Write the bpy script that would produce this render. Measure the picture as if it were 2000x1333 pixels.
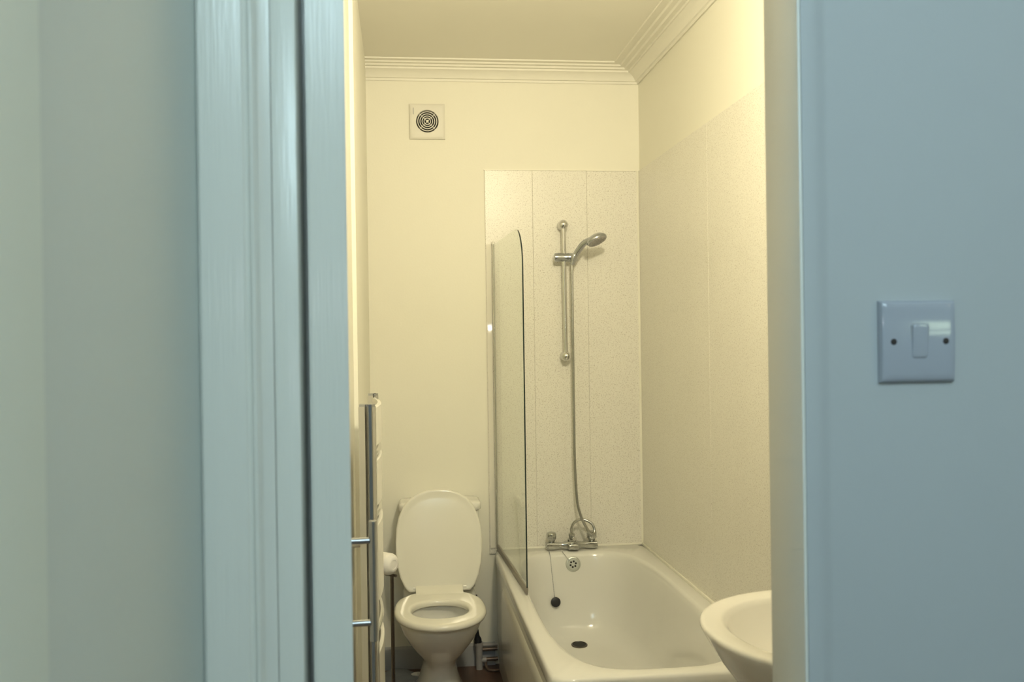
import bpy, bmesh, math
from mathutils import Vector, Matrix

for o in list(bpy.data.objects):
    bpy.data.objects.remove(o)
SC = bpy.context.scene
COL = SC.collection
PI = math.pi

# ------------------------------------------------------------------ camera
CAM_POS = Vector((-1.1031, -4.3586, 1.4752))
YAW, PITCH, ROLL = 0.1145, -0.0030, 0.0142
fw = Vector((math.sin(YAW) * math.cos(PITCH), math.cos(YAW) * math.cos(PITCH), math.sin(PITCH)))
r0 = Vector((math.cos(YAW), -math.sin(YAW), 0))
d0 = fw.cross(r0)
rr = r0 * math.cos(ROLL) + d0 * math.sin(ROLL)
dd = d0 * math.cos(ROLL) - r0 * math.sin(ROLL)
cd = bpy.data.cameras.new('camera')
cam = bpy.data.objects.new('camera', cd)
COL.objects.link(cam)
m = Matrix((rr, -dd, -fw)).transposed().to_4x4()
m.translation = CAM_POS
cam.matrix_world = m
cd.sensor_width = 36.0
cd.lens = 36.0 * 1888.3 / 2000.0
cd.clip_start = 0.02
cd.dof.use_dof = True
cd.dof.focus_distance = 4.0
cd.dof.aperture_fstop = 9.0
SC.camera = cam

# ------------------------------------------------------------------ view, world, lights
vs = SC.view_settings
vs.view_transform = 'Standard'
vs.look = 'None'
vs.gamma = 1.0
vs.use_curve_mapping = False
vs.exposure = 0.0
w = bpy.data.worlds.new('sky')
SC.world = w
w.use_nodes = True
bg = w.node_tree.nodes['Background']
bg.inputs[0].default_value = (0.78, 1.0, 0.72, 1)
bg.inputs[1].default_value = 8.0


def add_light(name, kind, loc, power, color, **kw):
    ld = bpy.data.lights.new(name, kind)
    ld.energy = power
    ld.color = color
    for k, v in kw.items():
        setattr(ld, k, v)
    o = bpy.data.objects.new(name, ld)
    COL.objects.link(o)
    o.location = loc
    return o


a = add_light('bathroom_lamp', 'AREA', (-0.58, -2.62, 2.50), 27.5, (1.0, 0.89, 0.615), shape='DISK', size=0.18)
a.rotation_euler = Vector((0.0, 1.0, -0.02)).to_track_quat('-Z', 'Z').to_euler()
a = add_light('hall_daylight', 'AREA', (-0.75, -5.0, 2.62), 36, (0.60, 0.83, 0.92), shape='RECTANGLE', size=1.3, size_y=0.8)
a.rotation_euler = Vector((0.0, 1.6, -1.3)).to_track_quat('-Z', 'Y').to_euler()
add_light('hall_warm_fill', 'POINT', (0.80, -5.0, 2.30), 5, (1.0, 0.86, 0.58), shadow_soft_size=0.1)  # added fill with no lamp behind it, warms the hall side wall
add_light('camera_flash', 'POINT', (-1.02, -4.42, 1.57), 1.0, (0.9, 0.95, 1.0), shadow_soft_size=0.025)


# ------------------------------------------------------------------ materials
def mat(name, col, rough=0.5, metal=0.0, spec=0.5, noise=0.0, nscale=6.0, bump=0.0, bscale=60.0,
        speck=None, stretch=(1, 1, 1), coat=0.0):
    mt = bpy.data.materials.new(name)
    mt.use_nodes = True
    nt = mt.node_tree
    p = nt.nodes['Principled BSDF']
    p.inputs['Roughness'].default_value = rough
    p.inputs['Metallic'].default_value = metal
    p.inputs['Specular IOR Level'].default_value = spec
    p.inputs['Coat Weight'].default_value = coat
    tc = nt.nodes.new('ShaderNodeTexCoord')
    mp = nt.nodes.new('ShaderNodeMapping')
    mp.inputs['Scale'].default_value = stretch
    nt.links.new(tc.outputs['Object'], mp.inputs[0])
    n = nt.nodes.new('ShaderNodeTexNoise')
    n.inputs['Scale'].default_value = nscale
    n.inputs['Detail'].default_value = 4
    nt.links.new(mp.outputs[0], n.inputs['Vector'])
    mx = nt.nodes.new('ShaderNodeMix')
    mx.data_type = 'RGBA'
    c2 = [max(0, c * (1 - noise)) for c in col]
    mx.inputs[6].default_value = (*col, 1)
    mx.inputs[7].default_value = (*c2, 1)
    nt.links.new(n.outputs['Fac'], mx.inputs[0])
    out = mx.outputs[2]
    if speck:
        scol, sscale, lo, hi = speck
        n2 = nt.nodes.new('ShaderNodeTexNoise')
        n2.inputs['Scale'].default_value = sscale
        n2.inputs['Detail'].default_value = 2
        n2.inputs['Roughness'].default_value = 0.7
        nt.links.new(tc.outputs['Object'], n2.inputs['Vector'])
        rp = nt.nodes.new('ShaderNodeMapRange')
        rp.inputs[1].default_value = lo
        rp.inputs[2].default_value = hi
        nt.links.new(n2.outputs['Fac'], rp.inputs[0])
        m2 = nt.nodes.new('ShaderNodeMix')
        m2.data_type = 'RGBA'
        nt.links.new(rp.outputs[0], m2.inputs[0])
        nt.links.new(out, m2.inputs[6])
        m2.inputs[7].default_value = (*scol, 1)
        out = m2.outputs[2]
    nt.links.new(out, p.inputs['Base Color'])
    if bump:
        nb = nt.nodes.new('ShaderNodeTexNoise')
        nb.inputs['Scale'].default_value = bscale
        nb.inputs['Detail'].default_value = 3
        nt.links.new(mp.outputs[0], nb.inputs['Vector'])
        b = nt.nodes.new('ShaderNodeBump')
        b.inputs['Strength'].default_value = bump
        b.inputs['Distance'].default_value = 0.002
        nt.links.new(nb.outputs['Fac'], b.inputs['Height'])
        nt.links.new(b.outputs[0], p.inputs['Normal'])
    return mt


M = {}
M['paint'] = mat('cream_wall_paint', (0.86, 0.84, 0.74), 0.55, noise=0.03, nscale=3, bump=0.15, bscale=120)
M['ceiling'] = mat('ceiling_paint', (0.90, 0.88, 0.80), 0.7, noise=0.03, nscale=3)
M['hall'] = mat('hall_wall_paint', (0.50, 0.525, 0.545), 0.5, noise=0.05, nscale=2.5, bump=0.12, bscale=90)
M['hallside'] = mat('pale_green_wall_paint', (0.63, 0.69, 0.67), 0.5, noise=0.06, nscale=2.5, bump=0.1, bscale=90)
M['hallside_trim'] = mat('pale_green_woodwork', (0.70, 0.76, 0.70), 0.4, noise=0.05, nscale=3)
M['gloss'] = mat('gloss_white_woodwork', (0.78, 0.77, 0.71), 0.22, noise=0.05, nscale=9, bump=0.35, bscale=55,
                 stretch=(6, 6, 0.25))
M['trim'] = mat('moulding_paint', (0.84, 0.82, 0.74), 0.5, noise=0.03)
M['panel'] = mat('speckled_wall_panel', (0.83, 0.81, 0.74), 0.33, noise=0.06, nscale=5,
                 speck=((0.47, 0.43, 0.37), 230, 0.54, 0.70))
M['plastic'] = mat('white_plastic', (0.82, 0.80, 0.74), 0.25, noise=0.02)
M['enamel'] = mat('pale_enamel', (0.84, 0.82, 0.74), 0.2, noise=0.02)
M['channel'] = mat('glossy_white_channel', (0.82, 0.79, 0.71), 0.04, noise=0.03)
M['fanplastic'] = mat('aged_white_plastic', (0.80, 0.78, 0.71), 0.5, noise=0.04)
M['ceramic'] = mat('glazed_ceramic', (0.84, 0.82, 0.77), 0.08, noise=0.02, nscale=4)
M['seat'] = mat('toilet_seat_plastic', (0.82, 0.80, 0.72), 0.15, noise=0.02, nscale=4)
M['acrylic'] = mat('bath_acrylic', (0.76, 0.755, 0.72), 0.13, noise=0.05, nscale=5)
M['bathpanel'] = mat('bath_panel_acrylic', (0.90, 0.89, 0.83), 0.16, noise=0.04, nscale=5)
M['lining'] = mat('beige_lining_paint', (0.78, 0.77, 0.72), 0.4, noise=0.05, nscale=5)
M['chrome'] = mat('chrome', (0.72, 0.72, 0.72), 0.07, metal=1.0, noise=0.06)
M['tapchrome'] = mat('dimmed_chrome', (0.56, 0.57, 0.56), 0.12, metal=1.0, noise=0.25, nscale=60)  # chrome darkened as if reflecting dimmer surroundings
M['dull_chrome'] = mat('brushed_steel', (0.52, 0.54, 0.58), 0.22, metal=1.0, noise=0.1, nscale=30)
M['dark_chrome'] = mat('tarnished_chrome', (0.17, 0.15, 0.14), 0.2, metal=1.0, noise=0.3, nscale=12)
M['satin'] = mat('satin_metal', (0.60, 0.62, 0.58), 0.42, metal=0.8, noise=0.1, nscale=30)
M['hose'] = mat('hose_metal', (0.50, 0.50, 0.48), 0.25, metal=1.0, noise=0.15, nscale=40)
M['black'] = mat('black_rubber', (0.012, 0.013, 0.018), 0.45, noise=0.3)
M['dark'] = mat('hole_shade', (0.03, 0.03, 0.03), 0.8, noise=0.3)  # flat dark colour standing in for shade inside holes
M['floor'] = mat('brown_vinyl_floor', (0.17, 0.095, 0.065), 0.35, noise=0.55, nscale=7, bump=0.1, stretch=(6, 1, 1))
M['hallfloor'] = mat('hall_carpet', (0.20, 0.19, 0.18), 0.9, noise=0.3, nscale=40)
M['grey'] = mat('shaded_skirting_grey', (0.42, 0.43, 0.45), 0.5, noise=0.15, nscale=8)  # white skirting greyed for the shadow it sits in; small parts share it
M['mat'] = mat('grey_cloth', (0.38, 0.40, 0.44), 0.95, noise=0.3, nscale=30, bump=0.5, bscale=200)
M['paper'] = mat('white_paper', (0.86, 0.84, 0.80), 0.9, noise=0.04, nscale=30)
M['seal'] = mat('white_sealant', (0.90, 0.88, 0.78), 0.35, noise=0.05, nscale=30)
M['seal_dirty'] = mat('discoloured_seal', (0.27, 0.24, 0.20), 0.4, noise=0.4, nscale=25)
M['pipe'] = mat('grey_pipe_plastic', (0.45, 0.43, 0.42), 0.45, noise=0.3, nscale=20)
M['copper'] = mat('dull_copper_pipe', (0.22, 0.16, 0.13), 0.4, metal=0.6, noise=0.4, nscale=20)
M['water'] = mat('toilet_bowl_water', (0.62, 0.66, 0.62), 0.03, noise=0.02)
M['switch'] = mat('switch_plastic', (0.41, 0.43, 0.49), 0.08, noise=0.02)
M['screw'] = mat('screw_head', (0.06, 0.05, 0.05), 0.4, metal=0.5, noise=0.2)
M['glass_edge'] = mat('dark_glass_edge', (0.010, 0.022, 0.022), 0.08, noise=0.2)

# clear glass with a faint green body
g = bpy.data.materials.new('clear_screen_glass')
g.use_nodes = True
nt = g.node_tree
nt.nodes.remove(nt.nodes['Principled BSDF'])
tr = nt.nodes.new('ShaderNodeBsdfTransparent')
tr.inputs[0].default_value = (0.975, 0.992, 0.968, 1)
gl = nt.nodes.new('ShaderNodeBsdfGlossy')
gl.inputs['Roughness'].default_value = 0.01
fr = nt.nodes.new('ShaderNodeFresnel')
fr.inputs[0].default_value = 1.3
geo = nt.nodes.new('ShaderNodeNewGeometry')
inv = nt.nodes.new('ShaderNodeMath')
inv.operation = 'SUBTRACT'
inv.inputs[0].default_value = 1.0
nt.links.new(geo.outputs['Backfacing'], inv.inputs[1])
mul = nt.nodes.new('ShaderNodeMath')
mul.operation = 'MULTIPLY'
nt.links.new(fr.outputs[0], mul.inputs[0])
nt.links.new(inv.outputs[0], mul.inputs[1])
ms = nt.nodes.new('ShaderNodeMixShader')
nt.links.new(mul.outputs[0], ms.inputs[0])
nt.links.new(tr.outputs[0], ms.inputs[1])
nt.links.new(gl.outputs[0], ms.inputs[2])
nt.links.new(ms.outputs[0], nt.nodes['Material Output'].inputs[0])
M['glass'] = g


# ------------------------------------------------------------------ mesh helpers
def obj(name, bm, material, parent=None, smooth=True, angle=40):
    bmesh.ops.recalc_face_normals(bm, faces=bm.faces)
    me = bpy.data.meshes.new(name)
    bm.to_mesh(me)
    bm.free()
    mats = material if isinstance(material, (list, tuple)) else [material]
    for q in mats:
        me.materials.append(q)
    o = bpy.data.objects.new(name, me)
    COL.objects.link(o)
    if smooth:
        for p in me.polygons:
            p.use_smooth = True
        me.set_sharp_from_angle(angle=math.radians(angle))
    if parent is not None:
        o.parent = parent
        o.matrix_parent_inverse = Matrix.Translation(-Vector(parent.location))
    return o


def thing(name, label, cat, loc=(0, 0, 0), group=None):
    o = bpy.data.objects.new(name, None)
    o.empty_display_size = 0.05
    COL.objects.link(o)
    o.location = loc
    o['label'] = label
    o['category'] = cat
    if group:
        o['group'] = group
    return o


def struct(o, label=None):
    o['kind'] = 'structure'
    if label:
        o['label'] = label
    return o


def add_box(bm, x0, x1, y0, y1, z0, z1, bev=0.0, seg=2):
    t = bmesh.new()
    bmesh.ops.create_cube(t, size=1)
    for v in t.verts:
        v.co = Vector(((x0 + x1) / 2 + v.co.x * (x1 - x0), (y0 + y1) / 2 + v.co.y * (y1 - y0),
                       (z0 + z1) / 2 + v.co.z * (z1 - z0)))
    if bev:
        bmesh.ops.bevel(t, geom=list(t.edges), offset=bev, segments=seg, affect='EDGES', profile=0.5)
    merge(bm, t)


def merge(bm, t):
    mp = [bm.verts.new(v.co) for v in t.verts]
    t.verts.index_update()
    for f in t.faces:
        try:
            nf = bm.faces.new([mp[v.index] for v in f.verts])
            nf.material_index = f.material_index
        except ValueError:
            pass
    t.free()


def box(*a, **k):
    bm = bmesh.new()
    add_box(bm, *a, **k)
    return bm


def add_loft(bm, rings, cap0=True, cap1=True, closed=True):
    vr = [[bm.verts.new(p) for p in r] for r in rings]
    n = len(rings[0])
    for i in range(len(vr) - 1):
        for j in range(n if closed else n - 1):
            k = (j + 1) % n
            bm.faces.new((vr[i][j], vr[i][k], vr[i + 1][k], vr[i + 1][j]))
    if cap0:
        bm.faces.new(list(reversed(vr[0])))
    if cap1:
        bm.faces.new(vr[-1])
    return vr


def frame_for(t):
    up = Vector((0, 0, 1)) if abs(t.z) < 0.95 else Vector((1, 0, 0))
    a_ = t.cross(up).normalized()
    return a_, t.cross(a_).normalized()


def add_tube(bm, pts, rad, n=14, caps=True):
    pts = [Vector(p) for p in pts]
    rads = rad if isinstance(rad, (list, tuple)) else [rad] * len(pts)
    rings = []
    A = None
    for i, p in enumerate(pts):
        t = (pts[min(i + 1, len(pts) - 1)] - pts[max(i - 1, 0)]).normalized()
        if A is None:
            A, B = frame_for(t)
        else:
            A = (A - t * A.dot(t)).normalized()
            B = t.cross(A).normalized()
        rings.append([p + A * (rads[i] * math.cos(2 * PI * k / n)) + B * (rads[i] * math.sin(2 * PI * k / n)) for k in range(n)])
    add_loft(bm, rings, caps, caps)


def tube(pts, rad, n=14):
    bm = bmesh.new()
    add_tube(bm, pts, rad, n)
    return bm


def add_lathe(bm, center, axis, prof, n=32):
    """prof: list of (radius, distance along axis)"""
    axis = Vector(axis).normalized()
    A, B = frame_for(axis)
    c = Vector(center)
    rings = []
    for r, h in prof:
        r = max(r, 1e-5)
        rings.append([c + axis * h + A * (r * math.cos(2 * PI * k / n)) + B * (r * math.sin(2 * PI * k / n)) for k in range(n)])
    add_loft(bm, rings)


def lathe(center, axis, prof, n=32):
    bm = bmesh.new()
    add_lathe(bm, center, axis, prof, n)
    return bm


def sphere_prof(r, n=12):
    return [(r * math.sin(PI * i / n), -r * math.cos(PI * i / n)) for i in range(n + 1)]


def smooth_path(pts, k=6):
    P = [Vector(p) for p in pts]
    out = []
    for i in range(len(P) - 1):
        p0, p1, p2, p3 = P[max(i - 1, 0)], P[i], P[i + 1], P[min(i + 2, len(P) - 1)]
        for s in range(k):
            t = s / k
            out.append(0.5 * ((2 * p1) + (p2 - p0) * t + (2 * p0 - 5 * p1 + 4 * p2 - p3) * t * t + (3 * p1 - p0 - 3 * p2 + p3) * t ** 3))
    out.append(P[-1])
    return out


def prism(profile, axis, a0, a1):
    """extrude a 2D profile along 'x','y' or 'z'"""
    bm = bmesh.new()

    def P(u, v, s):
        return {'x': (s, u, v), 'y': (u, s, v), 'z': (u, v, s)}[axis]
    add_loft(bm, [[P(u, v, a0) for u, v in profile], [P(u, v, a1) for u, v in profile]])
    return bm


def sup(cx, cy, ax, ay, n, z, N=160, ayb=None):
    """superellipse ring; ayb is the half length towards -y when it differs"""
    r = []
    for k in range(N):
        t = 2 * PI * k / N
        c, s = math.cos(t), math.sin(t)
        ay_ = ay if s >= 0 or ayb is None else ayb
        q = (abs(c / ax) ** n + abs(s / ay_) ** n) ** (-1.0 / n)
        r.append(Vector((cx + c * q, cy + s * q, z)))
    return r


# ================================================================== the setting
FRONT = -3.37          # hall face of the wall with the doorway
FB = -3.282            # bathroom face of the same wall
CEIL = 2.71
LEFT = -1.242
XR = -0.682            # right side of the doorway
XL = -1.229            # left side of the doorway (behind the lining)
HB = -6.0              # back wall of the hall

struct(obj('floor', box(-1.4, 0.12, FB, 0.12, -0.06, 0.0), M['floor'], smooth=False))
struct(obj('ceiling', box(-1.4, 0.12, FB - 0.09, 0.12, CEIL, CEIL + 0.08), M['ceiling'], smooth=False))
struct(obj('wall_back', box(-1.4, 0.1, 0.0, 0.1, 0, CEIL), M['paint'], smooth=False))
struct(obj('wall_right', box(0.0, 0.1, FB, 0.0, 0, CEIL), M['paint'], smooth=False))
bm = bmesh.new()
add_box(bm, -1.375, LEFT, -1.209, 0.0, 0, CEIL)
add_box(bm, -1.375, LEFT - 0.013, FB, -1.209, 0, CEIL)
struct(obj('wall_left', bm, M['paint'], smooth=False))
# partition with the doorway (right pier has a softly rounded nosing)
bm = bmesh.new()
prof = [(XR + 0.004, FB), (XR + 0.004, FRONT - 0.0065), (XR + 0.016, FRONT - 0.0065),
        (XR + 0.024, FRONT - 0.0045), (XR + 0.030, FRONT - 0.0015), (XR + 0.036, FRONT), (2.1, FRONT), (2.1, FB)]
pb = prism(prof, 'z', 0, 2.55)
merge(bm, pb)
add_box(bm, -1.42, XL, FRONT, FB, 0, 2.55)
add_box(bm, XL, XR, FRONT, FB, 2.03, 2.55)
add_box(bm, -1.42, 2.1, FRONT, FB, 2.55, CEIL)
struct(obj('wall_front', bm, M['hall'], angle=50))
bm = bmesh.new()
add_box(bm, -1.42, -1.299, HB, -3.8285, 0, CEIL)
add_box(bm, -1.42, -1.311, -3.8285, -3.815, 0, CEIL)  # added groove, its shade draws the dark line beside the trim
add_box(bm, -1.42, -1.299, -3.815, FRONT, 0, CEIL)
struct(obj('wall_hall_left', bm, M['hallside'], smooth=False))
struct(obj('wall_hall_right', box(2.1, 2.2, HB, FB, 0, CEIL), M['hall'], smooth=False))
WX0, WX1, WZ0, WZ1 = 0.90, 1.85, 1.44, 1.74
bm = bmesh.new()
add_box(bm, -1.42, WX0, HB - 0.1, HB, 0, CEIL)
add_box(bm, WX1, 2.2, HB - 0.1, HB, 0, CEIL)
add_box(bm, WX0, WX1, HB - 0.1, HB, 0, WZ0)
add_box(bm, WX0, WX1, HB - 0.1, HB, WZ1, CEIL)
struct(obj('wall_hall_back', bm, M['hall'], smooth=False))
struct(obj('floor_hall', box(-1.42, 2.2, HB - 0.1, FB, -0.06, 0.0), M['hallfloor'], smooth=False))
struct(obj('ceiling_hall', box(-1.42, 2.2, HB - 0.1, FRONT - 0.002, CEIL, CEIL + 0.08), M['ceiling'], smooth=False))
bm = bmesh.new()
for a_, b_ in ((WX0, WX0 + 0.04), (WX1 - 0.04, WX1), ((WX0 + WX1) / 2 - 0.02, (WX0 + WX1) / 2 + 0.02)):
    add_box(bm, a_, b_, HB - 0.09, HB - 0.03, WZ0, WZ1)
for a_, b_ in ((WZ0, WZ0 + 0.04), (WZ1 - 0.04, WZ1), (1.54, 1.57)):
    add_box(bm, WX0, WX1, HB - 0.085, HB - 0.035, a_, b_)
struct(obj('window_1', bm, M['trim'], smooth=False))

# cornice on the back and right walls, dying into the left wall
cp = [(0, 0), (0, -0.075), (0.008, -0.076), (0.010, -0.066), (0.018, -0.064), (0.024, -0.052), (0.036, -0.040), (0.052, -0.032), (0.056, -0.032),
      (0.058, -0.024), (0.076, -0.023), (0.080, -0.015), (0.100, -0.014), (0.104, -0.007), (0.134, -0.006), (0.136, 0.0)]
bm = bmesh.new()
# back run: profile (depth from the wall, drop from the ceiling)
ring_a = [Vector((LEFT, -u * 0.8, CEIL + v)) for u, v in cp]
ring_b = [Vector((-u, -u * 0.8, CEIL + v)) for u, v in cp]
ring_c = [Vector((-u, FB, CEIL + v)) for u, v in cp]
add_loft(bm, [ring_a, ring_b, ring_c])
struct(obj('trim_1', bm, M['trim'], angle=25), 'plaster cornice along back and right walls')
struct(obj('baseboard_back', prism([(-0.016, 0), (-0.016, 0.075), (-0.012, 0.09), (-0.004, 0.098), (0, 0.1), (0, 0)], 'x', LEFT, -0.70), M['grey'], angle=30))

struct(obj('trim_7', box(XR, XR + 0.004, FRONT - 0.0065, FB, 0, 2.03, bev=0.0015), M['lining']), 'door lining right of the doorway')

# door lining and architrave on the left of the doorway
bm = bmesh.new()
add_box(bm, XL, -1.2035, FRONT - 0.004, FB, 0, 2.03, bev=0.0025)
add_box(bm, -1.2045, -1.2003, FB - 0.02, FB, 0, 2.03)  # added strip keeping bathroom light out of the slot beside the door
struct(obj('trim_2', bm, M['gloss']), 'door lining left of the doorway')
x0, yw = -1.2985, FRONT
ap = [(x0, yw), (x0, yw - 0.014), (x0 + 0.003, yw - 0.0165), (x0 + 0.034, yw - 0.0165), (x0 + 0.043, yw - 0.0150), (x0 + 0.046, yw - 0.0120),
      (x0 + 0.0485, yw - 0.0125), (x0 + 0.051, yw - 0.0150), (x0 + 0.0535, yw - 0.0150), (x0 + 0.056, yw - 0.0125), (x0 + 0.058, yw - 0.0085),
      (x0 + 0.063, yw - 0.0055), (x0 + 0.0695, yw - 0.0045), (x0 + 0.0695, yw)]
struct(obj('trim_3', prism(ap, 'z', 0, 2.1), M['gloss'], angle=25), 'moulded architrave left of the doorway')
bp_ = [(-1.299, -3.828), (-1.2915, -3.829), (-1.287, -3.833), (-1.286, -3.84), (-1.286, -3.90), (-1.299, -3.905)]
struct(obj('trim_4', prism(bp_, 'z', 0, 2.1), M['hallside_trim'], angle=40), 'edge of an architrave on the hall side wall')

# bathroom door, folded back inside against the left wall
door = thing('door_1', 'narrow white panel door open against left bathroom wall', 'door', (-1.195, -3.364, 0))
struct(door)
del door['category']
ANG = math.radians(3.05)


def door_pt(t, s, z):          # t along the leaf from the hinge, s towards the room from the hinge side face
    return Vector((-1.195 + s * math.cos(ANG) - t * math.sin(ANG), -3.364 + t * math.cos(ANG) + s * math.sin(ANG), z))


def door_box(bm, t0, t1, s0, s1, z0, z1, bev=0.002):
    t = bmesh.new()
    bmesh.ops.create_cube(t, size=1)
    for v in t.verts:
        v.co = Vector(((t0 + t1) / 2 + v.co.x * (t1 - t0), (s0 + s1) / 2 + v.co.y * (s1 - s0), (z0 + z1) / 2 + v.co.z * (z1 - z0)))
    bmesh.ops.bevel(t, geom=list(t.edges), offset=bev, segments=2, affect='EDGES')
    for v in t.verts:
        v.co = door_pt(*v.co)
    merge(bm, t)


bm = bmesh.new()
door_box(bm, 0, 0.525, 0, 0.039, 0.008, 2.0)
obj('door_leaf', bm, M['gloss'], door)
hd = thing('door_handle', '', '')
del hd['label']
del hd['category']
bpy.data.objects.remove(hd)
HT = 0.485
bm = bmesh.new()
add_tube(bm, [door_pt(HT, 0.071, 1.0175), door_pt(HT, 0.071, 1.018), door_pt(HT, 0.071, 1.2005), door_pt(HT, 0.071, 1.201)], [0.0052, 0.006, 0.006, 0.0052], 20)
hbar = obj('door_handle', bm, M['dull_chrome'], door)
for hz in (1.046, 1.171):
    bm = bmesh.new()
    add_tube(bm, [door_pt(HT, 0.0385, hz), door_pt(HT, 0.066, hz)], 0.005, 18)
    o = obj('handle_post', bm, M['dull_chrome'])
    o.parent = hbar
    o.matrix_parent_inverse = hbar.matrix_world.inverted()

# ================================================================== wall panels
bm = bmesh.new()
XP = -0.717
for i, (a_, b_) in enumerate(((XP, -0.5002), (-0.4998, -0.2502), (-0.2498, -0.0085))):
    add_box(bm, a_, b_, -0.008, 0.0, 0.50, 2.235, bev=0.0012, seg=1)
o = obj('wall_panel', bm, M['panel'], smooth=False)
o['label'] = 'speckled white shower panelling on back wall behind the riser rail'
o['category'] = 'wall panel'
bm = bmesh.new()
y = -0.0085
while y > -3.0:
    y2 = max(y - 0.998, -3.0)
    add_box(bm, -0.008, 0.0, y2 + 0.0004, y, 0.50, 2.235, bev=0.0008, seg=1)
    y = y2 - 0.0004
o = obj('wall_panel', bm, M['panel'], smooth=False)
o['label'] = 'long speckled panelling on right wall above the bath edge'
o['category'] = 'wall panel'
struct(obj('trim_5', prism([(-0.017, -0.0085), (-0.0085, -0.017), (-0.0075, -0.0075)], 'z', 0.52, 2.235), M['seal'], smooth=False), 'corner bead between panels')
struct(obj('trim_6', box(XP - 0.003, -0.008, -0.0095, 0.0, 2.235, 2.2385), M['seal'], smooth=False), 'thin edge strip over back panels')

# ================================================================== bathtub
bath = thing('bathtub', 'white acrylic bathtub along right wall beside the toilet', 'bathtub', (-0.357, -0.86, 0))
BX, BY = -0.3545, -0.8545
rings = []
ox, oy = 0.3445, 0.8445
for z, ax, yt, yb in ((0.120, 0.10, -0.4, -1.1), (0.130, 0.19, -0.24, -1.30), (0.165, 0.235, -0.19, -1.40), (0.30, 0.268, -0.145, -1.51), (0.44, 0.282, -0.122, -1.60), (0.470, 0.288, -0.112, -1.628)):
    rings.append(sup(-0.358, (yt + yb) / 2, ax, (yt - yb) / 2, 3.4, z))
rings.append(sup(BX, BY, ox - 0.012, oy - 0.012, 34, 0.475))
rings.append(sup(BX, BY, ox - 0.002, oy - 0.002, 34, 0.474))
rings.append(sup(BX, BY, ox, oy, 34, 0.479))
rings.append(sup(BX, BY, ox, oy, 34, 0.508))
rings.append(sup(BX, BY, ox - 0.003, oy - 0.003, 34, 0.516))
rings.append(sup(BX, BY, ox - 0.010, oy - 0.010, 30, 0.520))


def inner(z, ax, yt, yb, n, cx=-0.358):
    return sup(cx, (yt + yb) / 2, ax, (yt - yb) / 2, n, z)


for z, ax, yt, yb, n in ((0.5195, 0.297, -0.104, -1.650, 3.9), (0.517, 0.288, -0.113, -1.639, 3.8), (0.508, 0.281, -0.120, -1.628, 3.8), (0.490, 0.276, -0.126, -1.615, 3.7),
                         (0.43, 0.268, -0.136, -1.58, 3.6), (0.35, 0.259, -0.148, -1.53, 3.5), (0.27, 0.248, -0.163, -1.47, 3.4),
                         (0.215, 0.236, -0.182, -1.42, 3.3), (0.178, 0.218, -0.206, -1.37, 3.2), (0.158, 0.195, -0.238, -1.32, 3.0),
                         (0.150, 0.165, -0.28, -1.26, 2.8), (0.147, 0.11, -0.38, -1.12, 2.6), (0.146, 0.03, -0.6, -0.8, 2.2)):
    rings.append(inner(z, ax, yt, yb, n))
bm = bmesh.new()
add_loft(bm, rings)
tub = obj('tub', bm, M['acrylic'], bath, angle=60)
# side panel with a moulded raised field and a notch for the pipes
bm = bmesh.new()
pn = [(-0.012, 0.135), (-0.045, 0.132), (-0.062, 0.118), (-0.072, 0.085), (-0.078, 0.0), (-1.66, 0.0), (-1.66, 0.473), (-0.012, 0.473)]
add_loft(bm, [[Vector((-0.674, a_, b_)) for a_, b_ in pn], [Vector((-0.688, a_, b_)) for a_, b_ in pn]])
side = obj('side_panel', bm, M['bathpanel'], bath, angle=30)


def rrect(y0, y1, z0, z1, r, x, k=8):
    out = []
    for cy, cz, a0 in ((y1 - r, z1 - r, 0), (y0 + r, z1 - r, 90), (y0 + r, z0 + r, 180), (y1 - r, z0 + r, 270)):
        for i in range(k + 1):
            t = math.radians(a0 + 90 * i / k)
            out.append(Vector((x, cy + r * math.cos(t), cz + r * math.sin(t))))
    return out


bm = bmesh.new()
add_loft(bm, [rrect(-1.56, -0.24, 0.08, 0.425, 0.09, -0.6875), rrect(-1.555, -0.245, 0.085, 0.42, 0.088, -0.691),
              rrect(-1.54, -0.26, 0.10, 0.405, 0.082, -0.696), rrect(-1.52, -0.28, 0.12, 0.385, 0.075, -0.6965)], cap0=False)
obj('moulded_field', bm, M['bathpanel']).parent = side
obj('end_panel', box(-0.674, -0.012, -1.672, -1.658, 0.0, 0.473, bev=0.002), M['acrylic'], bath)
bm = bmesh.new()
add_box(bm, -0.690, -0.010, -0.0155, -0.0082, 0.516, 0.5265, bev=0.002)
add_box(bm, -0.0165, -0.0082, -1.70, -0.010, 0.516, 0.5275, bev=0.002)
obj('sealant_bead', bm, M['seal'], bath)
# overflow and drain
bm = bmesh.new()
oc, on_ = Vector((-0.358, -0.1305, 0.468)), Vector((0, -0.985, 0.17)).normalized()
add_lathe(bm, oc - on_ * 0.004, on_, [(0.033, 0), (0.0335, 0.004), (0.031, 0.0062), (0.026, 0.0065), (0.0245, 0.005), (0.018, 0.0052), (0.0, 0.0056)], 40)
ov = obj('overflow_cover', bm, M['satin'], bath)
bm = bmesh.new()
ua = on_.cross(Vector((1, 0, 0))).normalized()
for k in range(6):
    t = 2 * PI * k / 6 + 0.3
    c = oc + Vector((1, 0, 0)) * (0.0125 * math.cos(t)) + ua * (0.0125 * math.sin(t))
    add_lathe(bm, c, on_, [(0.0044, -0.003), (0.0044, 0.0030), (0, 0.0031)], 12)
o = obj('overflow_shade_discs', bm, M['dark'])  # solid dark discs in place of shaded holes
o.parent = ov
bm = bmesh.new()
dc = Vector((-0.360, -0.268, 0.1535))
dn = Vector((0, -0.10, 1)).normalized()
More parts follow.
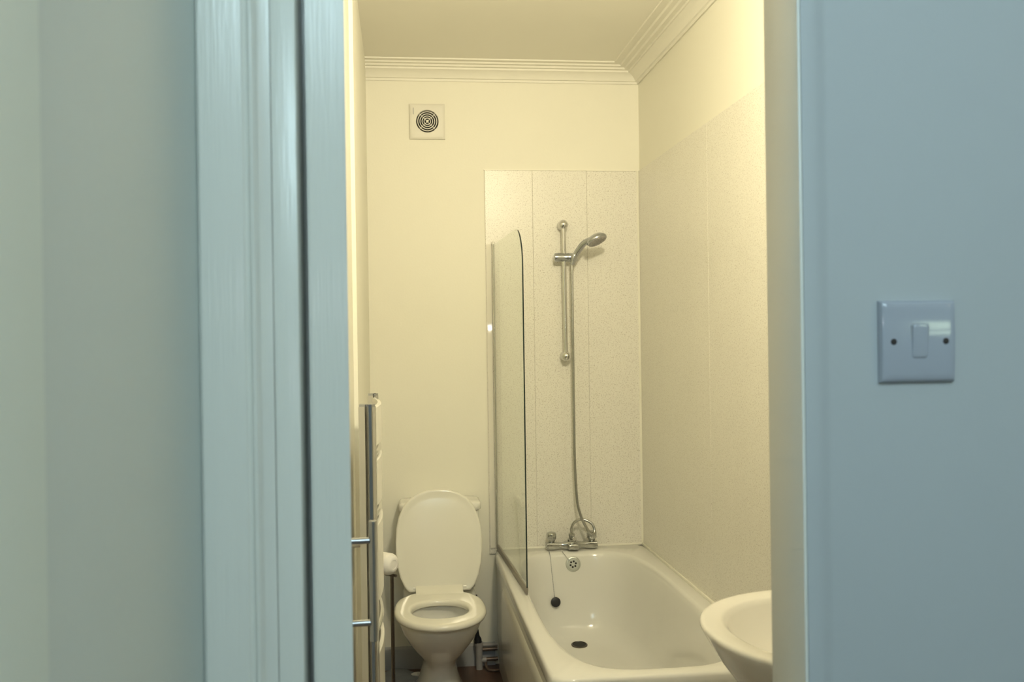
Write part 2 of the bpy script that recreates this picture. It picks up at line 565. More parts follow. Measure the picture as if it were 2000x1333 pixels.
add_lathe(bm, dc - dn * 0.012, dn, [(0.035, 0), (0.035, 0.013), (0.033, 0.0145), (0.029, 0.0145), (0.028, 0.009), (0.0, 0.008)], 40)
dr = obj('drain', bm, M['dark_chrome'], bath)
bm = bmesh.new()
add_lathe(bm, dc - dn * 0.003, dn, [(0.0285, 0), (0.0285, 0.0042), (0, 0.0042)], 30)
o = obj('drain_shade_disc', bm, M['dark'])  # dark disc painted in for the shaded waste hole
o.parent = dr

bm = bmesh.new()
add_tube(bm, smooth_path([(-0.404, -0.104, 0.524), (-0.401, -0.119, 0.519), (-0.388, -0.131, 0.502), (-0.374, -0.1375, 0.484)], 6), 0.0011, 6)
obj('overflow_chain', bm, M['dull_chrome'], bath)

# ------------------------------------------------------------------ bath plug on its chain
plug = thing('bath_plug', 'black bath plug hanging on its chain from the tap', 'bath plug', (-0.446, -0.152, 0.31))
pp = smooth_path([(-0.462, -0.105, 0.523), (-0.461, -0.120, 0.519), (-0.459, -0.131, 0.490), (-0.455, -0.142, 0.43), (-0.449, -0.157, 0.35), (-0.448, -0.162, 0.336)], 8)
bm = bmesh.new()
add_tube(bm, pp, 0.0011, 6)
for p in pp[::1]:
    add_lathe(bm, p, (0, 0, 1), [(0.0, -0.0018), (0.0016, -0.001), (0.0016, 0.001), (0, 0.0018)], 6)
obj('chain', bm, M['dull_chrome'], plug)
bm = bmesh.new()
pc, pnv = Vector((-0.446, -0.163, 0.313)), Vector((0.05, -0.97, 0.2)).normalized()
add_lathe(bm, pc, pnv, [(0.0, 0), (0.017, 0.0), (0.019, 0.004), (0.0215, 0.010), (0.0215, 0.013), (0.019, 0.0145), (0.005, 0.0150), (0.0, 0.0150)], 32)
obj('stopper', bm, M['black'], plug)

# ------------------------------------------------------------------ bath mixer tap
tap = thing('bath_mixer_tap', 'chrome two-handle bath mixer tap on the back rim of the bath', 'tap', (-0.352, -0.062, 0.52))
bm = bmesh.new()
rg = []
for x, hy, hz in ((-0.469, 0.014, 0.010), (-0.465, 0.021, 0.0165), (-0.44, 0.022, 0.0175), (-0.415, 0.019, 0.014), (-0.395, 0.018, 0.0115),
                  (-0.378, 0.024, 0.018), (-0.352, 0.026, 0.020), (-0.325, 0.024, 0.018), (-0.308, 0.018, 0.0125), (-0.285, 0.019, 0.0145), (-0.262, 0.022, 0.0175),
                  (-0.238, 0.021, 0.0165), (-0.234, 0.014, 0.010)):
    rg.append([Vector((x, -0.066 + hy * (abs(math.cos(t)) ** 0.5) * (1 if math.cos(t) > 0 else -1),
                       0.5395 + hz * (abs(math.sin(t)) ** 0.5) * (1 if math.sin(t) > 0 else -1))) for t in [2 * PI * k / 28 for k in range(28)]])
add_loft(bm, rg)
obj('body', bm, M['tapchrome'], tap, angle=50)
for hx in (-0.444, -0.260):
    bm = bmesh.new()
    prof = [(0.013, 0.0), (0.015, 0.004), (0.0165, 0.008), (0.021, 0.014), (0.0215, 0.034), (0.0195, 0.041), (0.013, 0.044), (0.0, 0.0445)]
    n = 48
    rings = []
    for r, h in prof:
        rings.append([Vector((hx + (r * (1 + (0.05 * math.cos(8 * 2 * PI * k / n) if 0.010 < h < 0.036 else 0))) * math.cos(2 * PI * k / n),
                              -0.066 + (r * (1 + (0.05 * math.cos(8 * 2 * PI * k / n) if 0.010 < h < 0.036 else 0))) * math.sin(2 * PI * k / n), 0.557 + h)) for k in range(n)])
    add_loft(bm, rings)
    obj('handle', bm, M['tapchrome'], tap, angle=60)
bm = bmesh.new()
add_lathe(bm, (-0.352, -0.066, 0.556), (0, 0, 1), [(0.020, 0), (0.020, 0.010), (0.013, 0.014), (0.012, 0.022), (0.014, 0.024), (0.014, 0.034), (0.010, 0.038), (0.0, 0.038)], 28)
dv = obj('diverter', bm, M['tapchrome'], tap)
bm = bmesh.new()
add_tube(bm, [(-0.344, -0.072, 0.570), (-0.343, -0.090, 0.571), (-0.343, -0.093, 0.571)], [0.009, 0.010, 0.008], 18)
obj('diverter_knob', bm, M['chrome']).parent = dv
bm = bmesh.new()
add_box(bm, -0.376, -0.328, -0.124, -0.080, 0.5285, 0.553, bev=0.006, seg=3)
obj('spout', bm, M['tapchrome'], tap)

# ------------------------------------------------------------------ shower
rail = thing('shower_rail', 'upright chrome riser rail on the speckled back panel', 'shower rail', (-0.366, -0.008, 1.39))
obj('rail_bar', tube([(-0.365, -0.060, 1.385), (-0.369, -0.060, 1.985)], 0.0105, 20), M['chrome'], rail)
for x, z in ((-0.369, 1.983), (-0.364, 1.390)):
    bm = bmesh.new()
    add_lathe(bm, (x, -0.0085, z), (0, -1, 0), [(0.021, 0), (0.022, 0.006), (0.019, 0.014), (0.013, 0.020), (0.011, 0.040)], 28)
    add_lathe(bm, (x, -0.058, z), (0, 0, 1), sphere_prof(0.0225, 14), 28)
    obj('bracket', bm, M['chrome'], rail)
bm = bmesh.new()
cz = 1.835
add_lathe(bm, (-0.414, -0.064, cz), (1, 0, 0), [(0.012, 0), (0.0185, 0.003), (0.0195, 0.008), (0.0195, 0.030), (0.0185, 0.034), (0.0185, 0.060), (0.0195, 0.062), (0.0195, 0.100), (0.016, 0.105), (0, 0.106)], 30)
sl = obj('slider', bm, M['dull_chrome'], rail)
bm = bmesh.new()
add_lathe(bm, (-0.331, -0.088, cz - 0.018), (0.18, -0.25, 1), [(0.010, 0), (0.0135, 0.003), (0.0140, 0.028), (0.0125, 0.031), (0.0, 0.031)], 24)
o = obj('handset_cradle', bm, M['dull_chrome'])
o.parent = sl

hand = thing('hand_shower', 'chrome handheld shower head tilted down in the rail slider', 'shower head', (-0.326, -0.09, 1.82))
hp = smooth_path([(-0.336, -0.088, 1.800), (-0.323, -0.093, 1.838), (-0.306, -0.108, 1.868), (-0.288, -0.130, 1.892), (-0.262, -0.158, 1.908)], 6)
nn = len(hp)
bm = bmesh.new()
add_tube(bm, hp, [0.0085 + 0.006 * math.sin(PI * min(1, 0.1 + i / (nn - 1) * 0.75)) for i in range(nn)], 20)
obj('handset_handle', bm, M['dull_chrome'], hand)
hn = Vector((0.36, -0.30, -0.88)).normalized()
hc = Vector((-0.247, -0.188, 1.908))
bm = bmesh.new()
add_lathe(bm, hc, hn, [(0.0, -0.017), (0.016, -0.016), (0.032, -0.010), (0.044, 0.0), (0.0475, 0.008), (0.046, 0.014), (0.043, 0.016)], 40)
hd_ = obj('spray_head', bm, M['dull_chrome'], hand)
bm = bmesh.new()
add_lathe(bm, hc, hn, [(0.0435, 0.012), (0.043, 0.0175), (0.040, 0.019), (0.0, 0.0195)], 36)
A_, B_ = frame_for(hn)
for R_, K in ((0.037, 18), (0.027, 12), (0.015, 7)):
    for k in range(K):
        t = 2 * PI * k / K
        add_lathe(bm, hc + hn * 0.0185 + A_ * R_ * math.cos(t) + B_ * R_ * math.sin(t), hn, [(0.0022, 0), (0.0016, 0.003), (0, 0.003)], 8)
o = obj('spray_face', bm, M['pipe'])
o.parent = hd_

hose_pts = [(-0.337, -0.087, 1.806), (-0.3375, -0.088, 1.70), (-0.338, -0.089, 1.611), (-0.338, -0.09, 1.44), (-0.338, -0.09, 1.267), (-0.338, -0.092, 1.09), (-0.338, -0.095, 0.923),
            (-0.331, -0.100, 0.751), (-0.317, -0.105, 0.681), (-0.299, -0.110, 0.637), (-0.279, -0.112, 0.604), (-0.262, -0.110, 0.5945), (-0.2535, -0.102, 0.608), (-0.263, -0.094, 0.636),
            (-0.289, -0.086, 0.652), (-0.319, -0.078, 0.655), (-0.341, -0.071, 0.640), (-0.352, -0.067, 0.616), (-0.352, -0.066, 0.595)]
hp = smooth_path(hose_pts, 34)
# resample evenly and rib it
L = [0.0]
for i in range(1, len(hp)):
    L.append(L[-1] + (hp[i] - hp[i - 1]).length)
step, s, j, ev = 0.0022, 0.0, 0, []
while s < L[-1]:
    while j < len(L) - 2 and L[j + 1] < s:
        j += 1
    ev.append(hp[j].lerp(hp[j + 1], (s - L[j]) / max(1e-9, L[j + 1] - L[j])))
    s += step
bm = bmesh.new()
add_tube(bm, ev, [0.0066 if i % 2 else 0.0056 for i in range(len(ev))], 12)
o = obj('shower_hose', bm, M['hose'], angle=80)
o['label'] = 'ribbed metal shower hose looping from handset down to bath tap'
o['category'] = 'hose'

# ------------------------------------------------------------------ glass screen
scr = thing('shower_screen', 'clear hinged glass shower screen standing on the left rim of the bath', 'shower screen', (-0.683, -0.02, 0.52))
H0, H1 = Vector((-0.683, -0.024, 0)), Vector((-0.651, -0.806, 0))
gd = (H1 - H0)
GL = gd.length
gd.normalize()
gn = Vector((-gd.y, gd.x, 0))
out = [(0, 0.548), (GL, 0.548)]
Rr = 0.15
for i in range(15):
    t = (PI / 2) * i / 14
    out.append((GL - Rr + Rr * math.cos(t), 1.895 - Rr + Rr * math.sin(t)))
out.append((0, 1.895))
bm = bmesh.new()
vr = add_loft(bm, [[H0 + gd * u + gn * s + Vector((0, 0, z)) for u, z in out] for s in (-0.0025, 0.0025)])
bmesh.ops.recalc_face_normals(bm, faces=bm.faces)
for f in bm.faces:
    if abs(f.normal.dot(gn)) < 0.5 and f.normal.dot(gd) > 0.35:
        f.material_index = 1
obj('glass_pane', bm, [M['glass'], M['glass_edge']], scr, smooth=False)
bm = bmesh.new()
add_tube(bm, [(-0.6835, -0.020, 0.526), (-0.6835, -0.020, 1.900)], 0.0055, 16)
hz_ = obj('hinge_profile', bm, M['chrome'], scr)
obj('hinge_cap', lathe((-0.6835, -0.020, 1.899), (0, 0, 1), [(0.008, 0), (0.008, 0.008), (0.005, 0.013), (0, 0.014)], 16), M['plastic'], scr)
bm = bmesh.new()
c0, c1 = H0 + gd * 0.012, H1 - gd * 0.002
rg = [(0.0045, 0.5485), (0.0045, 0.536), (0.0035, 0.5275), (0.0015, 0.5207), (-0.0015, 0.5207), (-0.0035, 0.5275), (-0.0045, 0.536), (-0.0045, 0.5485)]
add_loft(bm, [[c + gn * a_ + Vector((0, 0, z)) for a_, z in rg] for c in (c0, c1)])
obj('bottom_seal', bm, M['seal_dirty'], scr)
# white wall channel beside the hinge, face angled to catch the flash as a highlight
bm = bmesh.new()
chn = [(-0.7145, -0.008), (-0.7145, -0.0105), (-0.7130, -0.0112), (-0.6925, -0.01288), (-0.6910, -0.0120), (-0.6910, -0.008)]
merge(bm, prism(chn, 'z', 0.527, 1.90))
obj('wall_channel', bm, M['channel'], scr, smooth=False)

# ================================================================== toilet
wc = thing('toilet', 'white close-coupled toilet with raised lid between bath and towel rail', 'toilet', (-0.962, -0.42, 0))
TX = -0.964
# pan: lofted sections (z, half width, y back, y front, exponent)
sec = [(0.0, 0.112, -0.16, -0.60, 3.0), (0.012, 0.112, -0.16, -0.60, 3.0), (0.03, 0.103, -0.16, -0.585, 2.8), (0.07, 0.086, -0.16, -0.560, 2.6), (0.12, 0.072, -0.16, -0.545, 2.5), (0.16, 0.066, -0.16, -0.545, 2.4),
       (0.19, 0.069, -0.16, -0.570, 2.4), (0.215, 0.083, -0.17, -0.605, 2.3), (0.25, 0.108, -0.18, -0.655, 2.25), (0.29, 0.132, -0.19, -0.700, 2.2), (0.33, 0.150, -0.20, -0.735, 2.2),
       (0.365, 0.161, -0.21, -0.757, 2.2), (0.385, 0.166, -0.21, -0.765, 2.2), (0.393, 0.164, -0.212, -0.763, 2.2)]
rings = []
for z, hw, yb, yf, n in sec:
    cy = (yb + yf) / 2 - 0.03
    rings.append(sup(TX, cy, hw, yb - cy, n, z, N=72, ayb=cy - yf))
# inside of the bowl
for z, hw, yb, yf in ((0.393, 0.120, -0.42, -0.725), (0.385, 0.117, -0.425, -0.72), (0.36, 0.128, -0.415, -0.725), (0.31, 0.115, -0.43, -0.70), (0.26, 0.085, -0.46, -0.66), (0.225, 0.05, -0.50, -0.61), (0.215, 0.02, -0.53, -0.57)):
    cy = (yb + yf) / 2
    rings.append(sup(TX, cy, hw, (yb - yf) / 2, 2.1, z, N=72))
bm = bmesh.new()
add_loft(bm, rings)
pan = obj('pan', bm, M['ceramic'], wc, angle=60)
obj('bowl_water', lathe((TX, -0.56, 0.268), (0, 0, 1), [(0.092, -0.001), (0.092, 0.0), (0, 0.0003)], 40), M['water']).parent = pan
# shelf between pan and cistern
bm = bmesh.new()
add_loft(bm, [sup(TX + 0.01, -0.155, 0.13, 0.13, 5, z, N=64) for z in (0.31,)] + [sup(TX + 0.01, -0.155, 0.155, 0.145, 5, z, N=64) for z in (0.36, 0.378)] +
         [sup(TX + 0.01, -0.155, 0.15, 0.14, 5, 0.385, N=64)])
obj('cistern_shelf', bm, M['ceramic'], wc, angle=60)
# cistern
CXc = -0.944
bm = bmesh.new()
add_loft(bm, [sup(CXc, -0.098, a_, b_, 7, z, N=96) for z, a_, b_ in ((0.386, 0.130, 0.078), (0.396, 0.148, 0.085), (0.45, 0.158, 0.088), (0.60, 0.164, 0.091), (0.728, 0.168, 0.092), (0.732, 0.166, 0.09))])
cis = obj('cistern', bm, M['ceramic'], wc, angle=60)
bm = bmesh.new()
add_loft(bm, [sup(CXc, -0.101, a_, b_, 7, z, N=96) for z, a_, b_ in ((0.7325, 0.172, 0.094), (0.736, 0.177, 0.099), (0.756, 0.178, 0.0995), (0.764, 0.175, 0.097), (0.769, 0.165, 0.088), (0.771, 0.12, 0.06))])
o = obj('cistern_lid', bm, M['ceramic'], angle=60)
o.parent = cis


# seat and lid outline: wide round front, narrower square hinge end
def seat_ring(hw, yb, yf, z, N=96, inset=0.0):
    r = []
    cy = -0.555
    for k in range(N):
        t = 2 * PI * k / N
        c, s = math.cos(t), math.sin(t)
        ay_ = (yb - cy) if s >= 0 else (cy - yf)
        n = 2.7 if s >= 0 else 2.1
        q = (abs(c / hw) ** n + abs(s / ay_) ** n) ** (-1 / n)
        r.append(Vector((TX + c * q, cy + s * q, z)))
    return r


bm = bmesh.new()
ro = []
for z, i in ((0.395, 0.012), (0.396, 0.004), (0.404, 0.0), (0.411, 0.001), (0.417, 0.004), (0.420, 0.009), (0.4215, 0.016), (0.4217, 0.021)):
    ro.append(seat_ring(0.180 - i, -0.300 - i, -0.802 + i, z))


def hole_ring(hw, yb, yf, z, N=96):
    cy = (yb + yf) / 2
    return sup(TX - 0.002, cy, hw, (yb - yf) / 2, 2.15, z, N=N)


for z, i in ((0.4214, -0.017), (0.4210, -0.012), (0.4195, -0.005), (0.415, 0.0), (0.407, 0.002), (0.398, 0.0)):
    ro.append(hole_ring(0.113 - i, -0.447 - i, -0.697 + i, z))
add_loft(bm, ro + [ro[0]], cap0=False, cap1=False)
seat = obj('seat', bm, M['seat'], wc, angle=60)
bm = bmesh.new()
rt = [[Vector((TX + 0.006 + sx * (0.098), yy, zz)) for yy, zz in ((-0.36, 0.408), (-0.36, 0.4225), (-0.32, 0.4265), (-0.285, 0.437), (-0.268, 0.442), (-0.262, 0.436), (-0.262, 0.412), (-0.30, 0.404))] for sx in (-1, -0.98, 0.98, 1)]
add_loft(bm, rt)
o = obj('hinge_tab', bm, M['seat'], angle=40)
o.parent = seat
# lid, raised and leaning on the cistern
lid_prof = [(0.0, 0.832), (-0.045, 0.829), (-0.086, 0.816), (-0.122, 0.794), (-0.149, 0.763), (-0.168, 0.722), (-0.179, 0.675), (-0.183, 0.62), (-0.1825, 0.575), (-0.178, 0.525), (-0.166, 0.475), (-0.149, 0.437), (-0.139, 0.423), (-0.128, 0.4135), (-0.112, 0.413)]
LXc = -0.9545


def lid_ring(off, inset):
    pts = []
    full = lid_prof + [(-a_, b_) for a_, b_ in reversed(lid_prof[1:])]
    cz_ = 0.61
    for a_, b_ in full:
        dx, dz = a_, b_ - cz_
        ln = math.hypot(dx, dz)
        k = (ln - inset) / ln
        z = cz_ + dz * k
        ybase = -0.272 + (z - 0.413) * (0.080 / 0.42)
        pts.append(Vector((LXc + dx * k, ybase + off, z)))
    return pts


bm = bmesh.new()
add_loft(bm, [lid_ring(0.002, 0.012), lid_ring(0.0, 0.004), lid_ring(-0.004, 0.0), lid_ring(-0.010, 0.0), lid_ring(-0.014, 0.004), lid_ring(-0.0145, 0.010), lid_ring(-0.013, 0.016), lid_ring(-0.0140, 0.04), lid_ring(-0.0152, 0.08), lid_ring(-0.0158, 0.12), lid_ring(-0.0160, 0.155)])
lid = obj('lid', bm, M['seat'], wc, angle=50)
for sx in (-1, 1):
    bm = bmesh.new()
    add_tube(bm, [(LXc + sx * 0.099, -0.272, 0.427), (LXc + sx * 0.112, -0.272, 0.427)], 0.012, 18)
    o = obj('hinge', bm, M['seat'])
    o.parent = lid

# ------------------------------------------------------------------ supply pipework behind the toilet
sp = thing('supply_pipes', 'grey pipe with black connector and low pipes between toilet and bath', 'pipe', (-0.775, -0.06, 0))
bm = bmesh.new()
add_tube(bm, [(-0.776, -0.06, 0.0), (-0.776, -0.06, 0.112)], 0.0155, 18)
add_tube(bm, [(-0.776, -0.06, 0.105), (-0.776, -0.06, 0.120)], 0.019, 18)
obj('riser_pipe', bm, M['pipe'], sp)
obj('connector', tube([(-0.780, -0.06, 0.118), (-0.781, -0.06, 0.135), (-0.783, -0.06, 0.15), (-0.785, -0.07, 0.19), (-0.787, -0.09, 0.34)], [0.017, 0.016, 0.010, 0.005, 0.004], 16), M['black'], sp)
for z, yy, r_ in ((0.101, -0.045, 0.0075), (0.080, -0.04, 0.0075), (0.040, -0.055, 0.0085)):
    obj('branch_pipe', tube([(-0.775, yy, z), (-0.692, yy, z + 0.002)], r_, 14), M['copper'] if z < 0.09 else M['pipe'], sp)
obj('elbow', tube([(-0.776, -0.06, 0.040), (-0.745, -0.058, 0.040)], 0.012, 16), M['pipe'], sp)
obj('hose_loop', tube(smooth_path([(-0.742, -0.05, 0.040), (-0.748, -0.07, 0.022), (-0.738, -0.10, 0.0085), (-0.712, -0.11, 0.0075), (-0.694, -0.105, 0.0075)], 6), 0.0065, 12), M['copper'], sp)

# ------------------------------------------------------------------ grey mat on the floor
bm = bmesh.new()
n = 26
edge = []
for k in range(n):
    t = 2 * PI * k / n
    rx = 0.085 * (1 + 0.10 * math.sin(3 * t + 1) + 0.05 * math.sin(7 * t))
    edge.append((rx * math.cos(t), 0.13 * (1 + 0.07 * math.sin(5 * t)) * math.sin(t)))
add_loft(bm, [[Vector((-1.135 + a_ * s, -0.155 + b_ * s, z)) for a_, b_ in edge] for s, z in ((1.0, 0.0), (1.02, 0.006), (0.97, 0.011), (0.6, 0.010), (0.2, 0.013))])
o = obj('floor_cloth', bm, M['mat'], angle=50)
o['label'] = 'crumpled grey cloth on the floor behind the toilet roll stand'
o['category'] = 'cloth'
bm = bmesh.new()
add_loft(bm, [[Vector((-1.052 + a_ * 0.030 * q, -0.115 + b_ * 0.022 * q, z + 0.003 * math.sin(3 * i))) for i, (a_, b_) in enumerate(((1, 0), (0.6, 0.9), (-0.2, 0.7), (-1, 0.3), (-0.8, -0.5), (0, -1), (0.8, -0.6)))]
              for q, z in ((1, 0.004), (0.9, 0.012), (0.35, 0.019))])
o = obj('paper_scrap', bm, M['paper'], angle=20)
o['label'] = 'small crumpled white paper scrap on brown floor beside the toilet foot'
o['category'] = 'paper scrap'

# ------------------------------------------------------------------ toilet roll stand with roll
RY = -0.90
st = thing('toilet_roll_stand', 'slim dark chrome free-standing pole carrying the toilet roll', 'toilet roll stand', (-1.146, RY, 0))
obj('pole', tube([(-1.1465, RY, 0.01), (-1.1465, RY, 0.637)], 0.0068, 18), M['dark_chrome'], st)
obj('stand_base', lathe((-1.1465, RY, 0.0), (0, 0, 1), [(0.075, 0), (0.076, 0.006), (0.07, 0.011), (0.012, 0.014), (0.009, 0.02), (0, 0.02)], 36), M['dark_chrome'], st)
ax_ = Vector((0.75, -0.66, 0)).normalized()
rc = Vector((-1.176, RY + 0.004, 0.682))
obj('roll_arm', tube([Vector((-1.1465, RY, 0.639)) - ax_ * 0.03, Vector((-1.1465, RY, 0.639)) + ax_ * 0.02], 0.005, 12), M['dark_chrome'], st)
rl = thing('toilet_roll', 'white toilet roll held on top of the dark chrome pole', 'toilet roll', rc)
bm = bmesh.new()
R0 = 0.0385
prof2 = [(0.016, -0.05), (R0 - 0.003, -0.05), (R0, -0.046), (R0, 0.030), (R0 - 0.003, 0.039), (R0 - 0.011, 0.046), (0.024, 0.050), (0.016, 0.050)]
A_, B_ = frame_for(ax_)
rings = [[rc + ax_ * h + A_ * (r * math.cos(2 * PI * k / 40)) + B_ * (r * math.sin(2 * PI * k / 40)) for k in range(40)] for r, h in prof2]
add_loft(bm, rings + [rings[0]], False, False)
obj('paper', bm, M['paper'], rl, angle=50)
bm = bmesh.new()
add_lathe(bm, rc, ax_, [(0.0165, -0.049), (0.0165, 0.0485), (0.0, 0.0485)], 24)
obj('roll_core', bm, M['paper'], rl)
bm = bmesh.new()
for i in range(1):
    c = rc + ax_ * 0.0502
    add_box(bm, c.x - 0.022, c.x + 0.012, c.y - 0.0008, c.y + 0.0008, c.z - 0.0008, c.z + 0.0008)
bm.free()

# ------------------------------------------------------------------ towel radiator on the left wall
rad = thing('towel_radiator', 'chrome ladder towel radiator on left wall behind the door handle', 'towel radiator', (-1.20, -1.6, 0.40))
for y_, xa, xb, wy in ((-1.85, -1.213, -1.169, 0.020), (-1.35, -1.206, -1.174, 0.018)):
    bm = bmesh.new()
    k = 10
    pr_ = []
    # D-shaped upright: flat back, rounded front, shallow groove on the side faces
    for i in range(k + 1):
        t = -PI / 2 + PI * i / k
        pr_.append((xb - 0.012 + 0.012 * math.cos(t), y_ + wy * math.sin(t)))
    pr_ += [(xa + 0.024, y_ + wy), (xa + 0.022, y_ + wy - 0.004), (xa + 0.018, y_ + wy - 0.004), (xa + 0.016, y_ + wy), (xa, y_ + wy * 0.9), (xa, y_ - wy * 0.9), (xa + 0.016, y_ - wy),
            (xa + 0.018, y_ - wy + 0.004), (xa + 0.022, y_ - wy + 0.004), (xa + 0.024, y_ - wy)]
    merge(bm, prism(pr_, 'z', 0.40, 1.305))
    up = obj('upright', bm, M['chrome'], rad, angle=35)
    bm = bmesh.new()
    merge(bm, prism([((p[0] - (xa + xb) / 2) * 0.92 + (xa + xb) / 2, (p[1] - y_) * 0.92 + y_) for p in pr_], 'z', 1.305, 1.311))
    o = obj('end_cap', bm, M['dull_chrome'])
    o.parent = up
    for bz in ((0.41, 0.952) if y_ < -1.6 else (0.40, 0.846)):
        obj('wall_bracket', tube([(LEFT - 0.0125, y_, bz), (xa + 0.004, y_, bz)], 0.009, 14), M['chrome'], rad)
# curved flat rungs in groups
for zg0, zg1, nr in ((1.19, 1.30, 1), (1.03, 1.158, 1), (0.775, 0.985, 1), (0.45, 0.645, 1)):
    for i in range(nr):
        h = (zg1 - zg0) / nr
        za, zb = zg0 + i * h + 0.002, zg0 + (i + 1) * h - 0.002
        rg = []
        for q in range(25):
            u = -1 + 2 * q / 24
            yy = -1.6 + u * 0.25
            xo = -1.186 + 0.025 * (1 - u * u)
            th = 0.010
            rg.append([Vector((xo - th, yy, za)), Vector((xo - 0.002, yy, za)), Vector((xo, yy, za + 0.003)), Vector((xo, yy, zb - 0.003)), Vector((xo - 0.002, yy, zb)), Vector((xo - th, yy, zb))])
        bm = bmesh.new()
        add_loft(bm, rg)
        obj('rung', bm, M['enamel'], rad, angle=30)

for rz in (1.172, 1.008, 0.70):
    pts = [(-1.195 + 0.024 * (1 - (q / 8 - 1) ** 2), -1.6 + 0.25 * (q / 8 - 1), rz) for q in range(17)]
    obj('cross_tube', tube(pts, 0.0095, 16), M['chrome'], rad)

# ------------------------------------------------------------------ washbasin
bs = thing('washbasin', 'white oval washbasin on right wall at near end of the bath', 'washbasin', (-0.20, -2.39, 0))
bcx, bcy = -0.165, -2.39
rings = []


def bring(a_, b_, z, cx=bcx):
    r = sup(cx, bcy, a_, b_, 2.15, z, N=96)
    return [Vector((min(p.x, -0.0085), p.y, p.z)) for p in r]


for z, a_, b_ in ((0.56, 0.08, 0.08), (0.60, 0.105, 0.10), (0.66, 0.170, 0.165), (0.72, 0.226, 0.222), (0.78, 0.270, 0.268), (0.825, 0.297, 0.296), (0.842, 0.306, 0.306), (0.848, 0.306, 0.306),
                 (0.852, 0.302, 0.302), (0.853, 0.295, 0.295)):
    rings.append(bring(a_, b_, z))
for z, a_, b_ in ((0.851, 0.262, 0.262), (0.847, 0.253, 0.253), (0.836, 0.246, 0.247), (0.80, 0.225, 0.228), (0.76, 0.185, 0.19), (0.73, 0.12, 0.13), (0.722, 0.05, 0.05)):
    rings.append([Vector((min(p.x, -0.07), p.y, p.z)) for p in sup(bcx, bcy, a_, b_, 2.15, z, N=96)])
bm = bmesh.new()
add_loft(bm, rings)
obj('basin_bowl', bm, M['ceramic'], bs, angle=70)
bm = bmesh.new()
add_loft(bm, [sup(-0.15, bcy, a_, b_, 2.6, z, N=48) for z, a_, b_ in ((0, 0.11, 0.12), (0.02, 0.108, 0.118), (0.08, 0.085, 0.09), (0.4, 0.075, 0.08), (0.58, 0.085, 0.09), (0.66, 0.10, 0.11))])
obj('pedestal', bm, M['ceramic'], bs)

# ------------------------------------------------------------------ extractor fan
fan = thing('extractor_fan', 'square white extractor fan with round ringed grille high on back wall', 'extractor fan', (-0.971, 0, 2.452))
fx, fz, fh = -0.971, 2.452, 0.079
bm = bmesh.new()
k = 64
hole = [Vector((fx + 0.051 * math.cos(2 * PI * i / k), 0, fz + 0.051 * math.sin(2 * PI * i / k))) for i in range(k)]


def sq(i, s):
    t = 2 * PI * i / k
    c, sn = math.cos(t), math.sin(t)
    q = s / max(abs(c), abs(sn))
    return Vector((fx + c * q, 0, fz + sn * q))


yv = lambda pts, yy: [Vector((p.x, yy, p.z)) for p in pts]
add_loft(bm, [yv([sq(i, fh) for i in range(k)], 0.0), yv([sq(i, fh) for i in range(k)], -0.010), yv([sq(i, fh - 0.005) for i in range(k)], -0.014), yv([sq(i, fh - 0.012) for i in range(k)], -0.0155),
              yv(hole, -0.0155), yv([Vector((fx + (p.x - fx) * 0.97, 0, fz + (p.z - fz) * 0.97)) for p in hole], -0.012), yv([Vector((fx + (p.x - fx) * 0.96, 0, fz + (p.z - fz) * 0.96)) for p in hole], -0.002)], False, False)
obj('fan_plate', bm, M['fanplastic'], fan, angle=30)
obj('duct_shade_disc', lathe((fx, -0.0005, fz), (0, -1, 0), [(0.0495, 0), (0.0495, 0.001), (0, 0.001)], 40), M['dark'], fan)  # flat dark disc standing in for shade inside the duct
bm = bmesh.new()
for R_ in (0.0425, 0.033, 0.0235, 0.0145):
    prf = [(R_ - 0.0021, 0.008), (R_ - 0.0015, 0.0155), (R_ + 0.0015, 0.0155), (R_ + 0.0021, 0.008)]
    rings = [[Vector((fx + r * math.cos(2 * PI * i / 48), -h, fz + r * math.sin(2 * PI * i / 48))) for i in range(48)] for r, h in prf]
    add_loft(bm, rings + [rings[0]], False, False)
for q in range(4):
    t = PI / 4 + q * PI / 2
    u = Vector((math.cos(t), 0, math.sin(t)))
    add_tube(bm, [Vector((fx, -0.009, fz)) + u * 0.006, Vector((fx, -0.009, fz)) + u * 0.0495], 0.0016, 8)
obj('ring_grille', bm, M['plastic'], fan, angle=30)
obj('hub', lathe((fx, -0.006, fz), (0, -1, 0), [(0.006, 0), (0.006, 0.009), (0.004, 0.0105), (0, 0.011)], 20), M['plastic'], fan)
bm = bmesh.new()
add_box(bm, fx - 0.0635, fx - 0.0605, -0.0165, -0.015, fz + 0.030, fz + 0.060, bev=0.0006, seg=1)
obj('maker_mark', bm, M['grey'], fan)

# ------------------------------------------------------------------ light switch
sw = thing('light_switch', 'white single rocker light switch on the hall wall', 'light switch', (-0.551, FRONT, 1.4655))
sx0, sz0, hw, hh = -0.551, 1.4655, 0.0425, 0.044


def sw_pt(u, v, d):            # face bulges gently top to bottom
    return Vector((sx0 + u, FRONT - 0.0005 - d - (0.0075 + 0.0022 * (1 - (v / hh) ** 2) + 0.0006 * v / hh), sz0 + v))


bm = bmesh.new()
us = [-hw, -hw + 0.0016, -hw + 0.004] + [-hw + 0.004 + (2 * hw - 0.008) * i / 14 for i in range(1, 14)] + [hw - 0.004, hw - 0.0016, hw]
vsn = [-hh, -hh + 0.0016, -hh + 0.004] + [-hh + 0.004 + (2 * hh - 0.008) * i / 14 for i in range(1, 14)] + [hh - 0.004, hh - 0.0016, hh]


def sink(u, s):
    e = s - abs(u)
    return 0.0045 if e < 0.0005 else (0.0012 if e < 0.003 else 0.0)


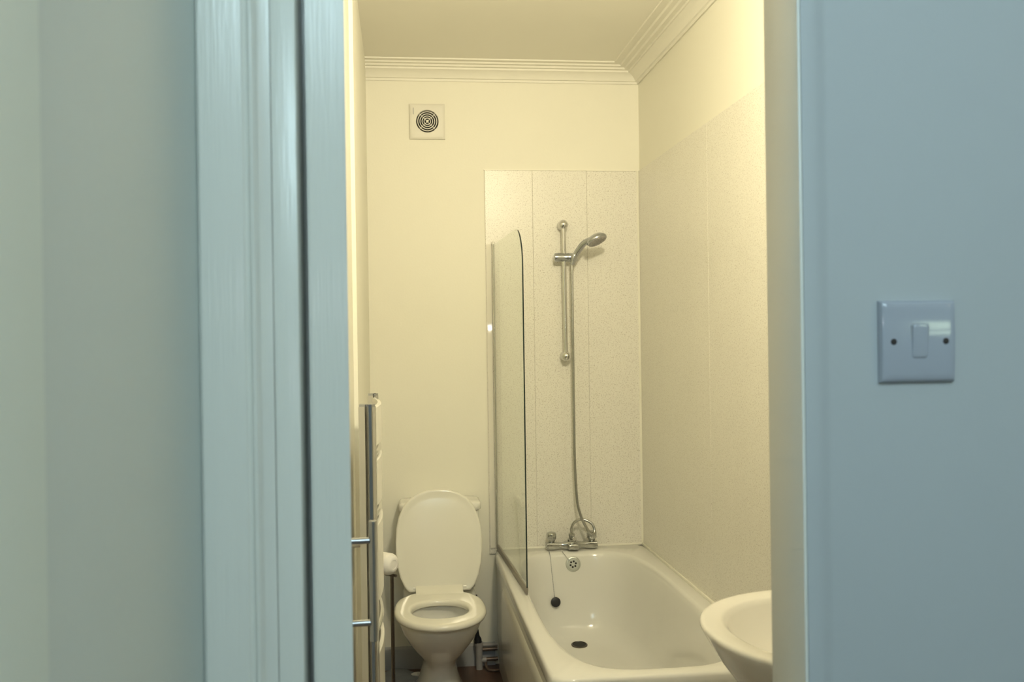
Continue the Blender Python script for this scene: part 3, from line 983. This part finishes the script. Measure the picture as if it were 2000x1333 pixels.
grid = [[bm.verts.new(sw_pt(u, v, -max(sink(u, hw), sink(v, hh)))) for u in us] for v in vsn]
for i in range(len(vsn) - 1):
    for j in range(len(us) - 1):
        bm.faces.new((grid[i][j], grid[i][j + 1], grid[i + 1][j + 1], grid[i + 1][j]))
rim = [grid[0][j] for j in range(len(us))] + [grid[i][-1] for i in range(1, len(vsn))] + [grid[-1][j] for j in range(len(us) - 2, -1, -1)] + [grid[i][0] for i in range(len(vsn) - 2, 0, -1)]
back = [bm.verts.new((v.co.x, FRONT + 0.0005, v.co.z)) for v in rim]
for i in range(len(rim)):
    j = (i + 1) % len(rim)
    bm.faces.new((rim[i], back[i], back[j], rim[j]))
pl = obj('switch_plate', bm, M['switch'], sw, angle=35)
bm = bmesh.new()


def rr2(hu, hv, r, d, k=6):
    o_ = []
    for cu, cv, a0 in ((hu - r, hv - r, 0), (-hu + r, hv - r, 90), (-hu + r, -hv + r, 180), (hu - r, -hv + r, 270)):
        for i in range(k + 1):
            t = math.radians(a0 + 90 * i / k)
            u, v = cu + r * math.cos(t), cv + r * math.sin(t)
            o_.append(Vector((sx0 + u, FRONT - 0.0098 - d - 0.0016 * v / 0.018, sz0 + v)))
    return o_


add_loft(bm, [rr2(0.0090, 0.0182, 0.003, -0.003), rr2(0.0090, 0.0182, 0.003, 0.0012), rr2(0.0082, 0.0174, 0.0028, 0.0022), rr2(0.006, 0.015, 0.002, 0.0025)])
obj('rocker', bm, M['switch'], sw, angle=40)
bm = bmesh.new()
add_loft(bm, [rr2(0.0101, 0.0193, 0.0035, -0.002), rr2(0.0101, 0.0193, 0.0035, 0.0002), rr2(0.0094, 0.0186, 0.003, 0.0002)], cap0=False)
obj('rocker_surround', bm, M['grey'], sw, angle=40)
for u in (-0.0295, 0.0295):
    c = sw_pt(u, 0, 0)
    obj('screw', lathe((c.x, c.y + 0.0006, c.z), (0, -1, 0), [(0.0034, 0), (0.0034, 0.0009), (0.0028, 0.0011), (0, 0.0011)], 20), M['screw'], sw)
